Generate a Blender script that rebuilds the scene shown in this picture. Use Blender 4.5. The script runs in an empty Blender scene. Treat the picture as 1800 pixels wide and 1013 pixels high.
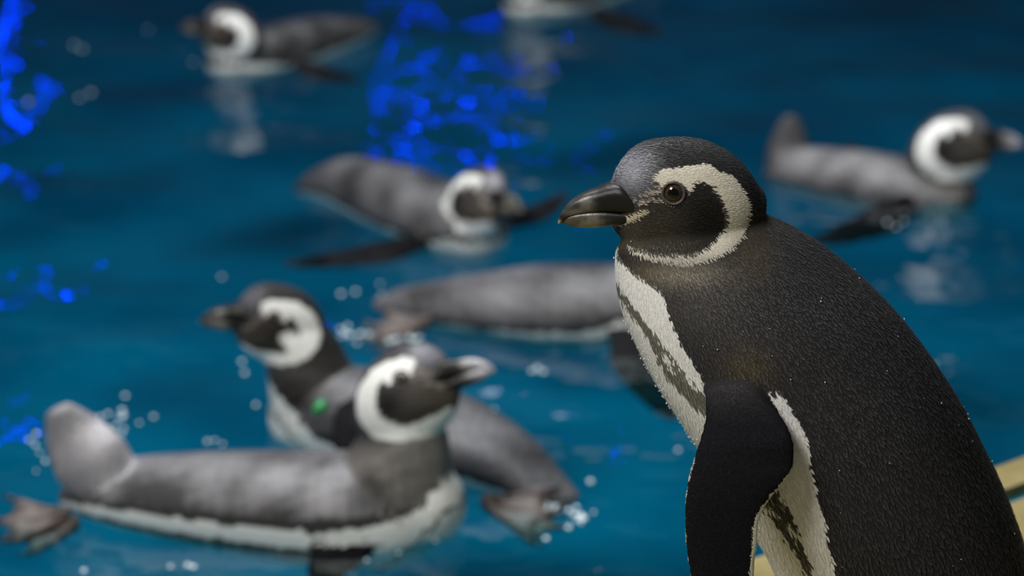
import bpy, bmesh, math, random
import numpy as np
from mathutils import Vector, Matrix
from mathutils.kdtree import KDTree
from mathutils.bvhtree import BVHTree

random.seed(7)
RNG = np.random.default_rng(7)
SC = bpy.context.scene
COL = SC.collection

# ------------------------------------------------------------------ camera
PITCH = math.radians(18.4)
FPX = 5000.0
CAM = np.array([0.0, 0.0, 1.28])
cam_d = bpy.data.cameras.new('camera')
cam = bpy.data.objects.new('camera', cam_d)
COL.objects.link(cam)
cam.location = CAM
cam.rotation_euler = (math.pi / 2 - PITCH, 0, 0)
cam_d.sensor_width = 36.0
cam_d.lens = 100.0
cam_d.clip_start = 0.05
cam_d.dof.use_dof = True
cam_d.dof.focus_distance = 2.06
cam_d.dof.aperture_fstop = 4.8
cam_d.dof.aperture_blades = 9
SC.camera = cam
SC.view_settings.view_transform = 'Standard'
SC.view_settings.look = 'None'
SC.view_settings.exposure = 0.0
SC.view_settings.gamma = 1.0
SC.view_settings.use_curve_mapping = False

CR = np.array([1.0, 0, 0])
CF = np.array([0, math.cos(PITCH), -math.sin(PITCH)])
CU = np.array([0, math.sin(PITCH), math.cos(PITCH)])

def ray(px, py):
    return CR * ((px - 900.0) / FPX) + CF + CU * (-(py - 506.5) / FPX)

def at(px, py, Y):
    d = ray(px, py)
    return CAM + d * ((Y - CAM[1]) / d[1])

def atz(px, py, z=0.0):
    d = ray(px, py)
    return CAM + d * ((z - CAM[2]) / d[2])

def project(P):
    Q = np.asarray(P) - CAM
    z = Q @ CF
    return np.stack([900 + FPX * (Q @ CR) / z, 506.5 - FPX * (Q @ CU) / z], -1)

# ------------------------------------------------------------------ light
w = bpy.data.worlds.new('dim_hall')
SC.world = w
w.use_nodes = True
w.node_tree.nodes['Background'].inputs[0].default_value = (0.055, 0.075, 0.09, 1)
w.node_tree.nodes['Background'].inputs[1].default_value = 1.0

def area(name, loc, target, size, power, color=(1, 1, 1), size_y=None):
    l = bpy.data.lights.new(name, 'AREA')
    l.energy = power
    l.color = color
    l.shape = 'RECTANGLE'
    l.size = size
    l.size_y = size_y or size
    o = bpy.data.objects.new(name, l)
    COL.objects.link(o)
    o.location = loc
    o.rotation_euler = (Vector(target) - Vector(loc)).to_track_quat('-Z', 'Y').to_euler()
    return o

area('ceiling_panel_front', (-1.5, 0.9, 2.9), (0.1, 2.4, 0.2), 1.1, 92, (1.0, 0.96, 0.9))
area('ceiling_panel_pool', (-0.5, 3.6, 3.3), (-0.1, 3.5, 0.0), 1.5, 145, (0.95, 0.97, 1.0))
area('far_fill_light', (0.3, 6.8, 3.6), (0.1, 6.6, 0.0), 2.0, 54, (0.9, 0.97, 1.0))  # added fill light to brighten the far end of the pool

def blue_lamp(loc, power, r):
    l = bpy.data.lights.new('blue_spot_lamp', 'POINT')
    l.energy = power
    l.color = (0.0, 0.03, 1.0)
    l.shadow_soft_size = r
    o = bpy.data.objects.new('blue_spot_lamp', l)
    COL.objects.link(o)
    o.location = loc
for lx, lz, pw in ((-0.12, 1.22, 1.3), (-0.34, 0.92, 0.7), (0.04, 1.40, 0.5), (-1.62, 0.75, 1.2), (-1.70, 1.20, 1.0)):
    blue_lamp((lx, 8.9, lz), pw * 2.6, 0.022)

# ------------------------------------------------------------------ materials
def newmat(name):
    m = bpy.data.materials.new(name)
    m.use_nodes = True
    nt = m.node_tree
    b = nt.nodes['Principled BSDF']
    return m, nt, b

def solid(name, color, rough=0.5, spec=0.5, noise=None, bump=None, metal=0.0):
    m, nt, b = newmat(name)
    b.inputs['Base Color'].default_value = (*color, 1)
    b.inputs['Roughness'].default_value = rough
    b.inputs['Specular IOR Level'].default_value = spec
    b.inputs['Metallic'].default_value = metal
    tc = nt.nodes.new('ShaderNodeTexCoord')
    if noise:
        sc, c2 = noise
        n = nt.nodes.new('ShaderNodeTexNoise')
        n.inputs['Scale'].default_value = sc
        n.inputs['Detail'].default_value = 6
        nt.links.new(tc.outputs['Object'], n.inputs['Vector'])
        r = nt.nodes.new('ShaderNodeValToRGB')
        r.color_ramp.elements[0].position = 0.35
        r.color_ramp.elements[1].position = 0.65
        r.color_ramp.elements[0].color = (*color, 1)
        r.color_ramp.elements[1].color = (*c2, 1)
        nt.links.new(n.outputs['Fac'], r.inputs['Fac'])
        nt.links.new(r.outputs['Color'], b.inputs['Base Color'])
    if bump:
        sc, st, dist = bump
        n = nt.nodes.new('ShaderNodeTexNoise')
        n.inputs['Scale'].default_value = sc
        n.inputs['Detail'].default_value = 5
        nt.links.new(tc.outputs['Object'], n.inputs['Vector'])
        bp = nt.nodes.new('ShaderNodeBump')
        bp.inputs['Strength'].default_value = st
        bp.inputs['Distance'].default_value = dist
        nt.links.new(n.outputs['Fac'], bp.inputs['Height'])
        nt.links.new(bp.outputs['Normal'], b.inputs['Normal'])
    return m

def colmat(name, rough, spec, bump=None):
    m, nt, b = newmat(name)
    a = nt.nodes.new('ShaderNodeAttribute')
    a.attribute_name = 'Col'
    nt.links.new(a.outputs['Color'], b.inputs['Base Color'])
    rr = nt.nodes.new('ShaderNodeMapRange')
    rr.inputs['From Min'].default_value = 0.008
    rr.inputs['From Max'].default_value = 0.035
    rr.inputs['To Min'].default_value = max(rough, 0.36 if name == 'bill' else 0.85)
    rr.inputs['To Max'].default_value = rough
    nt.links.new(rr.outputs[0], b.inputs['Roughness'])
    bw = nt.nodes.new('ShaderNodeRGBToBW')
    nt.links.new(a.outputs['Color'], bw.inputs[0])
    nt.links.new(bw.outputs[0], rr.inputs['Value'])
    ml = nt.nodes.new('ShaderNodeMath'); ml.operation = 'MULTIPLY'; ml.use_clamp = True
    ml.inputs[1].default_value = spec * 10
    nt.links.new(bw.outputs[0], ml.inputs[0])
    nt.links.new(ml.outputs[0], b.inputs['Specular IOR Level'])
    if bump:
        sc, st, dist = bump
        tc = nt.nodes.new('ShaderNodeTexCoord')
        n = nt.nodes.new('ShaderNodeTexNoise')
        n.inputs['Scale'].default_value = sc
        n.inputs['Detail'].default_value = 4
        nt.links.new(tc.outputs['Object'], n.inputs['Vector'])
        bp = nt.nodes.new('ShaderNodeBump')
        bp.inputs['Strength'].default_value = st
        bp.inputs['Distance'].default_value = dist
        nt.links.new(n.outputs['Fac'], bp.inputs['Height'])
        nt.links.new(bp.outputs['Normal'], b.inputs['Normal'])
    return m

M = {}
M['wet_plumage'] = colmat('wet_plumage', 0.42, 0.55, (220, 0.5, 0.003))
M['plumage'] = colmat('plumage', 0.6, 0.3, (500, 0.5, 0.001))
M['feather'] = colmat('feather', 0.5, 0.5)
M['bill'] = colmat('bill', 0.36, 1.2, (300, 0.25, 0.001))
M['foot'] = solid('foot_skin', (0.05, 0.038, 0.033), 0.5, 0.4, (60, (0.11, 0.085, 0.075)), (180, 0.6, 0.002))
M['claw'] = solid('claw', (0.02, 0.018, 0.016), 0.35)
M['eye_ring'] = solid('eye_ring', (0.05, 0.04, 0.036), 0.5, 0.3, (900, (0.11, 0.085, 0.075)))
M['pale_skin'] = solid('pale_skin', (0.5, 0.46, 0.4), 0.5)
M['green_band'] = solid('green_band', (0.01, 0.22, 0.06), 0.35)
M['drop'] = solid('water_drop', (0.75, 0.78, 0.8), 0.05, 1.0)
M['foam'] = solid('foam', (0.62, 0.72, 0.76), 0.12, 0.9)
M['rock'] = solid('sandy_rock', (0.19, 0.15, 0.052), 0.75, 0.3, (14, (0.26, 0.21, 0.085)), (40, 0.5, 0.01))
M['gutter'] = solid('gutter_paint', (0.0, 0.12, 0.18), 0.3, 0.5, (20, (0.0, 0.16, 0.22)))
M['pool_paint_ripple_light'] = solid('pool_paint_ripple_light', (0.002, 0.10, 0.150), 0.7, 0.2, (2.4, (0.002, 0.19, 0.255)))  # blue paint; its two noise tones imitate light bands from ripples
M['wall'] = solid('dark_wall', (0.03, 0.05, 0.065), 0.8, 0.2, (3, (0.045, 0.065, 0.08)))

# eye: iris / pupil from the distance to the eye's axis
m, nt, b = newmat('eye')
tc = nt.nodes.new('ShaderNodeTexCoord')
sx = nt.nodes.new('ShaderNodeSeparateXYZ')
nt.links.new(tc.outputs['Object'], sx.inputs[0])
cmb = nt.nodes.new('ShaderNodeCombineXYZ')
nt.links.new(sx.outputs['X'], cmb.inputs['X'])
nt.links.new(sx.outputs['Z'], cmb.inputs['Z'])
ln = nt.nodes.new('ShaderNodeVectorMath'); ln.operation = 'LENGTH'
nt.links.new(cmb.outputs[0], ln.inputs[0])
mr = nt.nodes.new('ShaderNodeMapRange')
mr.inputs['From Max'].default_value = 0.0080
nt.links.new(ln.outputs['Value'], mr.inputs['Value'])
rp = nt.nodes.new('ShaderNodeValToRGB')
rp.color_ramp.elements[0].color = (0.001, 0.001, 0.001, 1)
rp.color_ramp.elements[0].position = 0.0
rp.color_ramp.elements[1].color = (0.012, 0.009, 0.007, 1)
rp.color_ramp.elements[1].position = 1.0
for p, c in ((0.47, (0.002, 0.0015, 0.001, 1)), (0.52, (0.045, 0.026, 0.014, 1)), (0.82, (0.06, 0.036, 0.02, 1)), (0.9, (0.012, 0.009, 0.007, 1))):
    e = rp.color_ramp.elements.new(p); e.color = c
nt.links.new(mr.outputs[0], rp.inputs[0])
nt.links.new(rp.outputs[0], b.inputs['Base Color'])
b.inputs['Roughness'].default_value = 0.06
M['eye'] = m

# water: clear sheet with Fresnel gloss over an absorbing body
m, nt, b = newmat('pool_water')
nt.nodes.remove(b)
out = nt.nodes['Material Output']
fr = nt.nodes.new('ShaderNodeFresnel'); fr.inputs['IOR'].default_value = 1.33
tr = nt.nodes.new('ShaderNodeBsdfTransparent')
gl = nt.nodes.new('ShaderNodeBsdfGlossy'); gl.inputs['Roughness'].default_value = 0.015
mx = nt.nodes.new('ShaderNodeMixShader')
tc = nt.nodes.new('ShaderNodeTexCoord')
mp = nt.nodes.new('ShaderNodeMapping'); mp.inputs['Scale'].default_value = (1.0, 1.0, 1.0)
nt.links.new(tc.outputs['Object'], mp.inputs['Vector'])
n1 = nt.nodes.new('ShaderNodeTexNoise'); n1.inputs['Scale'].default_value = 19; n1.inputs['Detail'].default_value = 1
nt.links.new(mp.outputs[0], n1.inputs['Vector'])
bp = nt.nodes.new('ShaderNodeBump'); bp.inputs['Strength'].default_value = 0.35; bp.inputs['Distance'].default_value = 0.012
nt.links.new(n1.outputs['Fac'], bp.inputs['Height'])
nt.links.new(bp.outputs['Normal'], fr.inputs['Normal'])
nt.links.new(bp.outputs['Normal'], gl.inputs['Normal'])
nt.links.new(fr.outputs[0], mx.inputs[0])
nt.links.new(tr.outputs[0], mx.inputs[1])
nt.links.new(gl.outputs[0], mx.inputs[2])
nt.links.new(mx.outputs[0], out.inputs['Surface'])
va = nt.nodes.new('ShaderNodeVolumeAbsorption')
va.inputs['Color'].default_value = (0.0, 0.970, 0.984, 1)
va.inputs['Density'].default_value = 14.0
nt.links.new(va.outputs[0], out.inputs['Volume'])
M['water'] = m

# ------------------------------------------------------------------ mesh helpers
def link(name, me, mat=None, parent=None, smooth=True):
    o = bpy.data.objects.new(name, me)
    COL.objects.link(o)
    if mat is not None and len(me.materials) == 0:
        me.materials.append(mat)
    if smooth:
        me.shade_smooth()
    if parent is not None:
        o.parent = parent
    return o

def mesh_from(name, V, F):
    me = bpy.data.meshes.new(name)
    me.from_pydata([tuple(v) for v in V], [], F)
    me.update()
    return me

def set_col(me, C):
    a = me.color_attributes.new('Col', 'FLOAT_COLOR', 'POINT')
    buf = np.ones((len(me.vertices), 4), dtype=np.float32)
    buf[:, :3] = C
    a.data.foreach_set('color', buf.ravel())

def cm_interp(A, n):
    """Catmull-Rom resampling of rows A to n rows."""
    A = np.asarray(A, dtype=float)
    k = len(A)
    t = np.linspace(0, k - 1, n)
    i = np.clip(np.floor(t).astype(int), 0, k - 2)
    f = (t - i)[:, None]
    g = lambda j: A[np.clip(j, 0, k - 1)]
    p0, p1, p2, p3 = g(i - 1), g(i), g(i + 1), g(i + 2)
    return 0.5 * (2 * p1 + (p2 - p0) * f + (2 * p0 - 5 * p1 + 4 * p2 - p3) * f ** 2 + (3 * p1 - p0 - 3 * p2 + p3) * f ** 3)

class Comp:
    pass

def loft(sections, rows=90, ring=48, power=2.0, kind='torso', capr=0.9):
    """sections: rows of (center3, A-axis3, B-axis3), half extents included."""
    S = cm_interp([np.concatenate(s) for s in sections], rows)
    C, A, B = S[:, :3], S[:, 3:6], S[:, 6:9]
    # round the ends
    def cap(c, a, b, t):
        r = min(np.linalg.norm(a), np.linalg.norm(b)) * capr
        out = []
        for k in (0.45, 0.75, 0.93):
            q = math.sqrt(max(0, 1 - k * k))
            out.append((c + t * r * k, a * q, b * q))
        return out, c + t * r
    t0 = C[0] - C[1]; t0 /= np.linalg.norm(t0)
    t1 = C[-1] - C[-2]; t1 /= np.linalg.norm(t1)
    c0, e0 = cap(C[0], A[0], B[0], t0)
    c1, e1 = cap(C[-1], A[-1], B[-1], t1)
    Cs = np.array([x[0] for x in c0[::-1]] + list(C) + [x[0] for x in c1])
    As = np.array([x[1] for x in c0[::-1]] + list(A) + [x[1] for x in c1])
    Bs = np.array([x[2] for x in c0[::-1]] + list(B) + [x[2] for x in c1])
    n = len(Cs)
    th = np.linspace(0, 2 * np.pi, ring, endpoint=False)
    ct, st = np.cos(th), np.sin(th)
    e = 2.0 / power
    ca = np.sign(ct) * np.abs(ct) ** e
    sa = np.sign(st) * np.abs(st) ** e
    V = Cs[:, None, :] + As[:, None, :] * ca[None, :, None] + Bs[:, None, :] * sa[None, :, None]
    V = V.reshape(-1, 3)
    F = []
    for i in range(n - 1):
        for j in range(ring):
            j2 = (j + 1) % ring
            F.append((i * ring + j, i * ring + j2, (i + 1) * ring + j2, (i + 1) * ring + j))
    V = np.vstack([V, e0, e1])
    a, z = len(V) - 2, len(V) - 1
    for j in range(ring):
        j2 = (j + 1) % ring
        F.append((a, j2, j))
        F.append((z, (n - 1) * ring + j, (n - 1) * ring + j2))
    c = Comp()
    c.V, c.F, c.kind = V, F, kind
    T = np.gradient(Cs, axis=0)
    T /= np.linalg.norm(T, axis=1)[:, None] + 1e-12
    row = np.concatenate([np.repeat(np.arange(n), ring), [0, n - 1]])
    c.row = row
    c.flow = T[row]
    c.C, c.A, c.B = Cs[row], As[row], Bs[row]
    c.s = np.clip((row - 3) / (rows - 1), 0, 1)
    c.ct = np.concatenate([np.tile(ct, n), [0, 0]])
    # make the winding face outwards
    v0, v1, v2 = V[F[ring * (n // 2)][0]], V[F[ring * (n // 2)][1]], V[F[ring * (n // 2)][2]]
    nrm = np.cross(v1 - v0, v2 - v0)
    if np.dot(nrm, v0 - Cs[n // 2]) < 0:
        c.F = [tuple(reversed(f)) for f in F]
    return c

def unite(name, comps, voxel, smooth_it):
    V = np.vstack([c.V for c in comps])
    F, off = [], 0
    for c in comps:
        F += [tuple(i + off for i in f) for f in c.F]
        off += len(c.V)
    me = mesh_from(name + '_raw', V, F)
    o = bpy.data.objects.new(name + '_raw', me)
    COL.objects.link(o)
    r = o.modifiers.new('r', 'REMESH'); r.mode = 'VOXEL'; r.voxel_size = voxel
    s = o.modifiers.new('s', 'SMOOTH'); s.factor = 0.5; s.iterations = smooth_it
    dg = bpy.context.evaluated_depsgraph_get()
    new = bpy.data.meshes.new_from_object(o.evaluated_get(dg))
    new.name = name
    bpy.data.objects.remove(o)
    bpy.data.meshes.remove(me)
    return new

def verts_of(me):
    a = np.empty(len(me.vertices) * 3, dtype=np.float32)
    me.vertices.foreach_get('co', a)
    return a.reshape(-1, 3).astype(float)

def normals_of(me):
    a = np.empty(len(me.vertices) * 3, dtype=np.float32)
    me.vertices.foreach_get('normal', a)
    return a.reshape(-1, 3).astype(float)

def nearest(comps, P):
    tot = sum(len(c.V) for c in comps)
    kd = KDTree(tot)
    k = 0
    for c in comps:
        for v in c.V:
            kd.insert(v, k); k += 1
    kd.balance()
    cid = np.concatenate([np.full(len(c.V), i) for i, c in enumerate(comps)])
    idx = np.array([kd.find(p)[1] for p in P])
    return cid[idx], idx

def inside(poly, Q):
    poly = np.asarray(poly, dtype=float)
    x, y = Q[:, 0], Q[:, 1]
    res = np.zeros(len(Q), bool)
    j = len(poly) - 1
    for i in range(len(poly)):
        xi, yi = poly[i]; xj, yj = poly[j]
        c = ((yi > y) != (yj > y)) & (x < (xj - xi) * (y - yi) / (yj - yi + 1e-12) + xi)
        res ^= c
        j = i
    return res

def smoothnoise(P, scale, seed=0):
    """cheap smooth 3-D noise in 0..1 from summed sines."""
    r = np.random.default_rng(seed)
    out = np.zeros(len(P))
    for _ in range(10):
        k = r.normal(size=3); k /= np.linalg.norm(k)
        out += np.sin(P @ k * scale * r.uniform(0.6, 1.9) * 2 * np.pi + r.uniform(0, 6.28))
    return 0.5 + out / 8.0

# ------------------------------------------------------------------ the setting
Y0 = at(1205, 355, 1.0)[1]
# sagittal plane of the standing bird: 2.08 m along the optical axis at its head
Y0 = 2.08 * (ray(1205, 355)[1])
ZL = at(1570, 1400, Y0)[2]

def struct(o):
    o['kind'] = 'structure'
    return o

def box_mesh(name, x0, x1, y0, y1, z0, z1):
    V = [(x, y, z) for z in (z0, z1) for y in (y0, y1) for x in (x0, x1)]
    F = [(0, 2, 3, 1), (4, 5, 7, 6), (0, 1, 5, 4), (2, 6, 7, 3), (0, 4, 6, 2), (1, 3, 7, 5)]
    return mesh_from(name, V, F)

PX0, PX1, PY0, PY1, PD = -3.6, 3.6, 0.9, 10.4, -0.40
struct(link('floor', box_mesh('floor', PX0 - .3, PX1 + .3, PY0 - .3, PY1 + .3, PD - .1, PD), M['pool_paint_ripple_light'], smooth=False))
struct(link('wall_back', box_mesh('wall_back', PX0 - .3, PX1 + .3, PY1, PY1 + .2, PD, 3.8), M['wall'], smooth=False))
struct(link('wall_left', box_mesh('wall_left', PX0 - .3, PX0, PY0 - .3, PY1 + .2, PD, 3.8), M['wall'], smooth=False))
struct(link('wall_right', box_mesh('wall_right', PX1, PX1 + .3, PY0 - .3, PY1 + .2, PD, 3.8), M['wall'], smooth=False))

def ripple(x, y):
    r = np.random.default_rng(3)
    z = np.zeros_like(x)
    for i in range(26):
        lam = r.uniform(0.07, 0.55)
        a = r.normal(0.25, 0.75) + (math.pi / 2)
        k = 2 * np.pi / lam
        ph = r.uniform(0, 6.28)
        z += 0.0030 * lam * np.sin(k * (x * math.cos(a) + y * math.sin(a)) + ph + 0.8 * np.sin(2.1 * x + 1.3 * y + i))
    return z

def make_water():
    xs = np.concatenate([np.linspace(PX0 - .1, -1.5, 30)[:-1], np.linspace(-1.5, 1.5, 240), np.linspace(1.5, PX1 + .1, 30)[1:]])
    ys = np.concatenate([np.linspace(PY0 - .1, 2.3, 40)[:-1], np.linspace(2.3, 6.2, 330), np.linspace(6.2, PY1 + .1, 60)[1:]])
    X, Y = np.meshgrid(xs, ys)
    Z = ripple(X, Y)
    nx, ny = len(xs), len(ys)
    V = np.stack([X, Y, Z], -1).reshape(-1, 3)
    F = []
    for j in range(ny - 1):
        for i in range(nx - 1):
            F.append((j * nx + i, j * nx + i + 1, (j + 1) * nx + i + 1, (j + 1) * nx + i))
    # closed skirt and underside
    ring = [i for i in range(nx)] + [j * nx + nx - 1 for j in range(1, ny)] + [(ny - 1) * nx + i for i in range(nx - 2, -1, -1)] + [j * nx for j in range(ny - 2, 0, -1)]
    base = len(V)
    low = V[ring].copy(); low[:, 2] = PD - 0.05
    V = np.vstack([V, low])
    n = len(ring)
    for k in range(n):
        k2 = (k + 1) % n
        F.append((ring[k2], ring[k], base + k, base + k2))
    F.append(tuple(base + k for k in range(n - 1, -1, -1)))
    return mesh_from('pool_water', V, F)
water = link('pool_water', make_water(), M['water'])
struct(water)

# pool-side ledge: deck, shallow gutter and kerb; the edge runs away to the right
e1, e2 = atz(1345, 972, ZL), atz(1800, 797, ZL)
ed = (e2 - e1) / np.linalg.norm(e2 - e1)
en = np.array([ed[1], -ed[0], 0])            # towards the deck
if en[1] > 0: en = -en
def strip(name, a, b, z0, z1, mat, jitter=0.0):
    ts = np.linspace(-3.2, 2.6, 90)
    rr = np.random.default_rng(5)
    ja = jitter * np.cumsum(rr.normal(0, 0.3, 90)) * 0.3
    V = []
    for i, t in enumerate(ts):
        wv = 0.006 * math.sin(t * 7) + 0.004 * math.sin(t * 17 + 1)
        for dd, z in ((a, z0), (a, z1), ((a + b) / 2, z1 + (0.002 if jitter else 0)), (b, z1), (b, z0)):
            p = e1 + ed * t + en * (dd + (wv if dd < 0.3 else 0))
            V.append((p[0], p[1], z))
    F = []
    for i in range(len(ts) - 1):
        for k in range(5):
            k2 = (k + 1) % 5
            F.append((i * 5 + k, (i + 1) * 5 + k, (i + 1) * 5 + k2, i * 5 + k2))
    F.append((0, 1, 2, 3, 4))
    F.append(tuple((len(ts) - 1) * 5 + k for k in (4, 3, 2, 1, 0)))
    me = mesh_from(name, V, F)
    bm = bmesh.new(); bm.from_mesh(me); bmesh.ops.recalc_face_normals(bm, faces=bm.faces); bm.to_mesh(me); bm.free()
    return struct(link(name, me, mat, smooth=False))
strip('pool_kerb', 0.0, 0.045, PD, ZL, M['rock'])
strip('gutter', 0.045, 0.072, PD, ZL - 0.012, M['gutter'])
strip('poolside_ledge', 0.072, 1.75, PD, ZL, M['rock'])

# ------------------------------------------------------------------ canonical head (traced in profile)
HO = at(1205, 355, Y0)          # head origin of the standing bird
def hp(px, py):                 # profile pixel -> head-local (forward, up)
    p = at(px, py, Y0) - HO
    return -p[0], p[2]

head_prof = [(1072, 321, 393, .45), (1084, 294, 408, .85), (1098, 274, 424, 1.3), (1112, 261, 436, 1.75), (1129, 251, 446, 2.25),
             (1153, 245, 457, 2.55), (1187, 242, 464, 2.8), (1220, 244, 466, 2.95), (1250, 252, 462, 2.95), (1280, 267, 450, 2.75),
             (1305, 288, 432, 2.4), (1322, 309, 412, 1.95), (1334, 328, 394, 1.4)]
secs = []
for x, t, bt, hw in head_prof:
    f0, z1 = hp(x, t); _, z0 = hp(x, bt)
    secs.append((np.array([f0, 0, (z0 + z1) / 2]), np.array([0, 0, (z1 - z0) / 2]), np.array([0, hw / 100, 0])))
HEAD = loft(secs, 70, 56, 2.15, 'head', 0.4)
HEAD.flow = np.tile(np.array([-1.0, 0, -0.15]), (len(HEAD.V), 1))

def head_to_px(L):
    """head-local points -> profile pixels of the traced bird (right side mirrored on to the left)."""
    L = np.asarray(L)
    P = np.stack([HO[0] - L[:, 0], HO[1] - np.abs(L[:, 1]), HO[2] + L[:, 2]], -1)
    return project(P)

C_BAND = [(1148, 306), (1165, 297), (1195, 293), (1223, 289), (1245, 289), (1259, 300), (1281, 306), (1297, 322), (1308, 339), (1317, 364),
          (1315, 391), (1306, 416), (1286, 436), (1259, 452), (1231, 461), (1203, 465), (1170, 461), (1142, 455), (1120, 447), (1100, 433),
          (1120, 439), (1148, 447), (1181, 448), (1214, 448), (1242, 436), (1261, 419), (1275, 397), (1274, 375), (1267, 355), (1256, 339),
          (1250, 328), (1225, 318), (1217, 321), (1213, 340), (1206, 333), (1187, 319), (1170, 323), (1160, 334), (1157, 322), (1146, 320)]
LORE = [(1106, 352), (1126, 340), (1150, 322), (1160, 334), (1164, 352), (1140, 356), (1122, 360)]
GAPE = [(1066, 396), (1093, 381), (1129, 369), (1139, 372), (1110, 387), (1090, 396)]

def gauss(Q, cx, cy, r, ry=None):
    return np.exp(-(((Q[:, 0] - cx) / r) ** 2 + ((Q[:, 1] - cy) / (ry or r)) ** 2))[:, None]

def mix(C, col, w):
    return C * (1 - w) + np.array(col)[None, :] * w

def head_colour(Q, P, dark, white, rnd=0.0):
    C = np.tile(np.array(dark, float), (len(Q), 1))
    k = min(dark[1] / 0.034, 1.0) ** 0.5
    C = mix(C, (0.36 * k, 0.36 * k, 0.42 * k), (0.3 if rnd else 0.95) * gauss(Q, 1108, 302, 34, 34))  # silvery sheen on the forehead, painted into the colour
    C = mix(C, (0.060, 0.050, 0.034), 0.9 * gauss(Q, 1120, 415, 65, 40))
    C = mix(C, (0.012, 0.010, 0.008), 0.95 * gauss(Q, 1240, 385, 50, 50))
    C = mix(C, (0.05, 0.042, 0.032), 0.6 * gauss(Q, 1150, 380, 45, 30))
    C = mix(C, (0.028, 0.024, 0.017), 0.9 * gauss(Q, 1185, 432, 60, 16))
    n = smoothnoise(P, 260, 4)
    lo = inside(LORE, Q) & (n > 0.47)
    C[lo] = (0.15, 0.12, 0.105) if rnd else (0.34, 0.28, 0.23)
    C[inside(GAPE, Q)] = (0.17, 0.145, 0.115) if rnd else (0.50, 0.44, 0.30)
    cb = inside(C_BAND, Q)
    if rnd:
        for k in range(8):
            cb |= inside(C_BAND, Q + rnd * np.array([math.cos(k * math.pi / 4), math.sin(k * math.pi / 4)]))
    C[cb] = white
    return C

# bill (traced): sections along the bill axis in head-local space
def bill_loft(rows_px, wid):
    s = []
    for (x, t, bt), wd in zip(rows_px, wid):
        f0, z1 = hp(x, t); _, z0 = hp(x, bt)
        s.append((np.array([f0, 0, (z0 + z1) / 2]), np.array([0, 0, (z1 - z0) / 2]), np.array([0, wd / 100, 0])))
    return loft(s, 46, 32, 2.6, 'bill')
UP = bill_loft([(1128, 352, 372), (1112, 334, 372), (1092, 318, 371), (1070, 322, 371), (1050, 330, 372), (1030, 337, 374), (1012, 347, 378), (998, 359, 383), (988, 371, 389), (983, 382, 393)],
               [1.9, 1.86, 1.62, 1.3, 1.06, .86, .68, .52, .36, .2])
LO = bill_loft([(1118, 362, 384), (1095, 363, 391), (1070, 363, 395), (1050, 364, 398), (1030, 367, 399), (1012, 371, 398), (998, 377, 395), (990, 383, 393)],
               [1.45, 1.32, 1.12, .96, .8, .63, .46, .22])
def bill_colour(V, lower):
    Q = head_to_px(V)
    n = smoothnoise(V, 120, 9)[:, None]
    C = np.tile(np.array([0.014, 0.013, 0.012]), (len(V), 1))
    if lower:
        C = mix(C, (0.13, 0.115, 0.08), np.clip(gauss(Q, 1035, 392, 22, 20) * (0.6 + n), 0, 1))
        C = mix(C, (0.08, 0.06, 0.03), 0.8 * gauss(Q, 1000, 390, 18))
    else:
        C = mix(C, (0.15, 0.145, 0.13), np.clip(gauss(Q, 1030, 358, 13, 10) * (0.5 + n), 0, 1))
        C = mix(C, (0.13, 0.12, 0.10), np.clip(gauss(Q, 1016, 374, 22, 6), 0, 1))
        C = mix(C, (0.42, 0.33, 0.2), gauss(Q, 982, 391, 4))
        C = mix(C, (0.05, 0.05, 0.05), 0.8 * gauss(Q, 1003, 356, 12))
    return C
def pale_bill(V):
    C = bill_colour(V, False)
    Q = head_to_px(V)
    return mix(C, (0.34, 0.32, 0.34), np.clip(1.3 * gauss(Q, 990, 375, 34, 40), 0, 1))
def comp_mesh(name, c):
    return mesh_from(name, c.V, c.F)
ME_UP = comp_mesh('upper_mandible', UP); set_col(ME_UP, bill_colour(UP.V, False)); ME_UP.materials.append(M['bill'])
ME_LO = comp_mesh('lower_mandible', LO); set_col(ME_LO, bill_colour(LO.V, True)); ME_LO.materials.append(M['bill'])

ME_UP2 = comp_mesh('upper_mandible', UP); set_col(ME_UP2, pale_bill(UP.V)); ME_UP2.materials.append(M['bill'])
ME_LO2 = comp_mesh('lower_mandible', LO); set_col(ME_LO2, pale_bill(LO.V)); ME_LO2.materials.append(M['bill'])
# eye position: where the sight line to the traced eye meets the head
bv = BVHTree.FromPolygons([tuple(v) for v in HEAD.V], HEAD.F)
d = ray(1184, 340); d /= np.linalg.norm(d)
o_l = CAM - HO
hit = bv.ray_cast(Vector((-o_l[0], -o_l[1], o_l[2])), Vector((-d[0], -d[1], d[2])))
EYE = np.array(hit[0])                       # head-local, left side (+y)
EYE_N = np.array(hit[1]); EYE_N *= np.sign(EYE_N[1])

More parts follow.
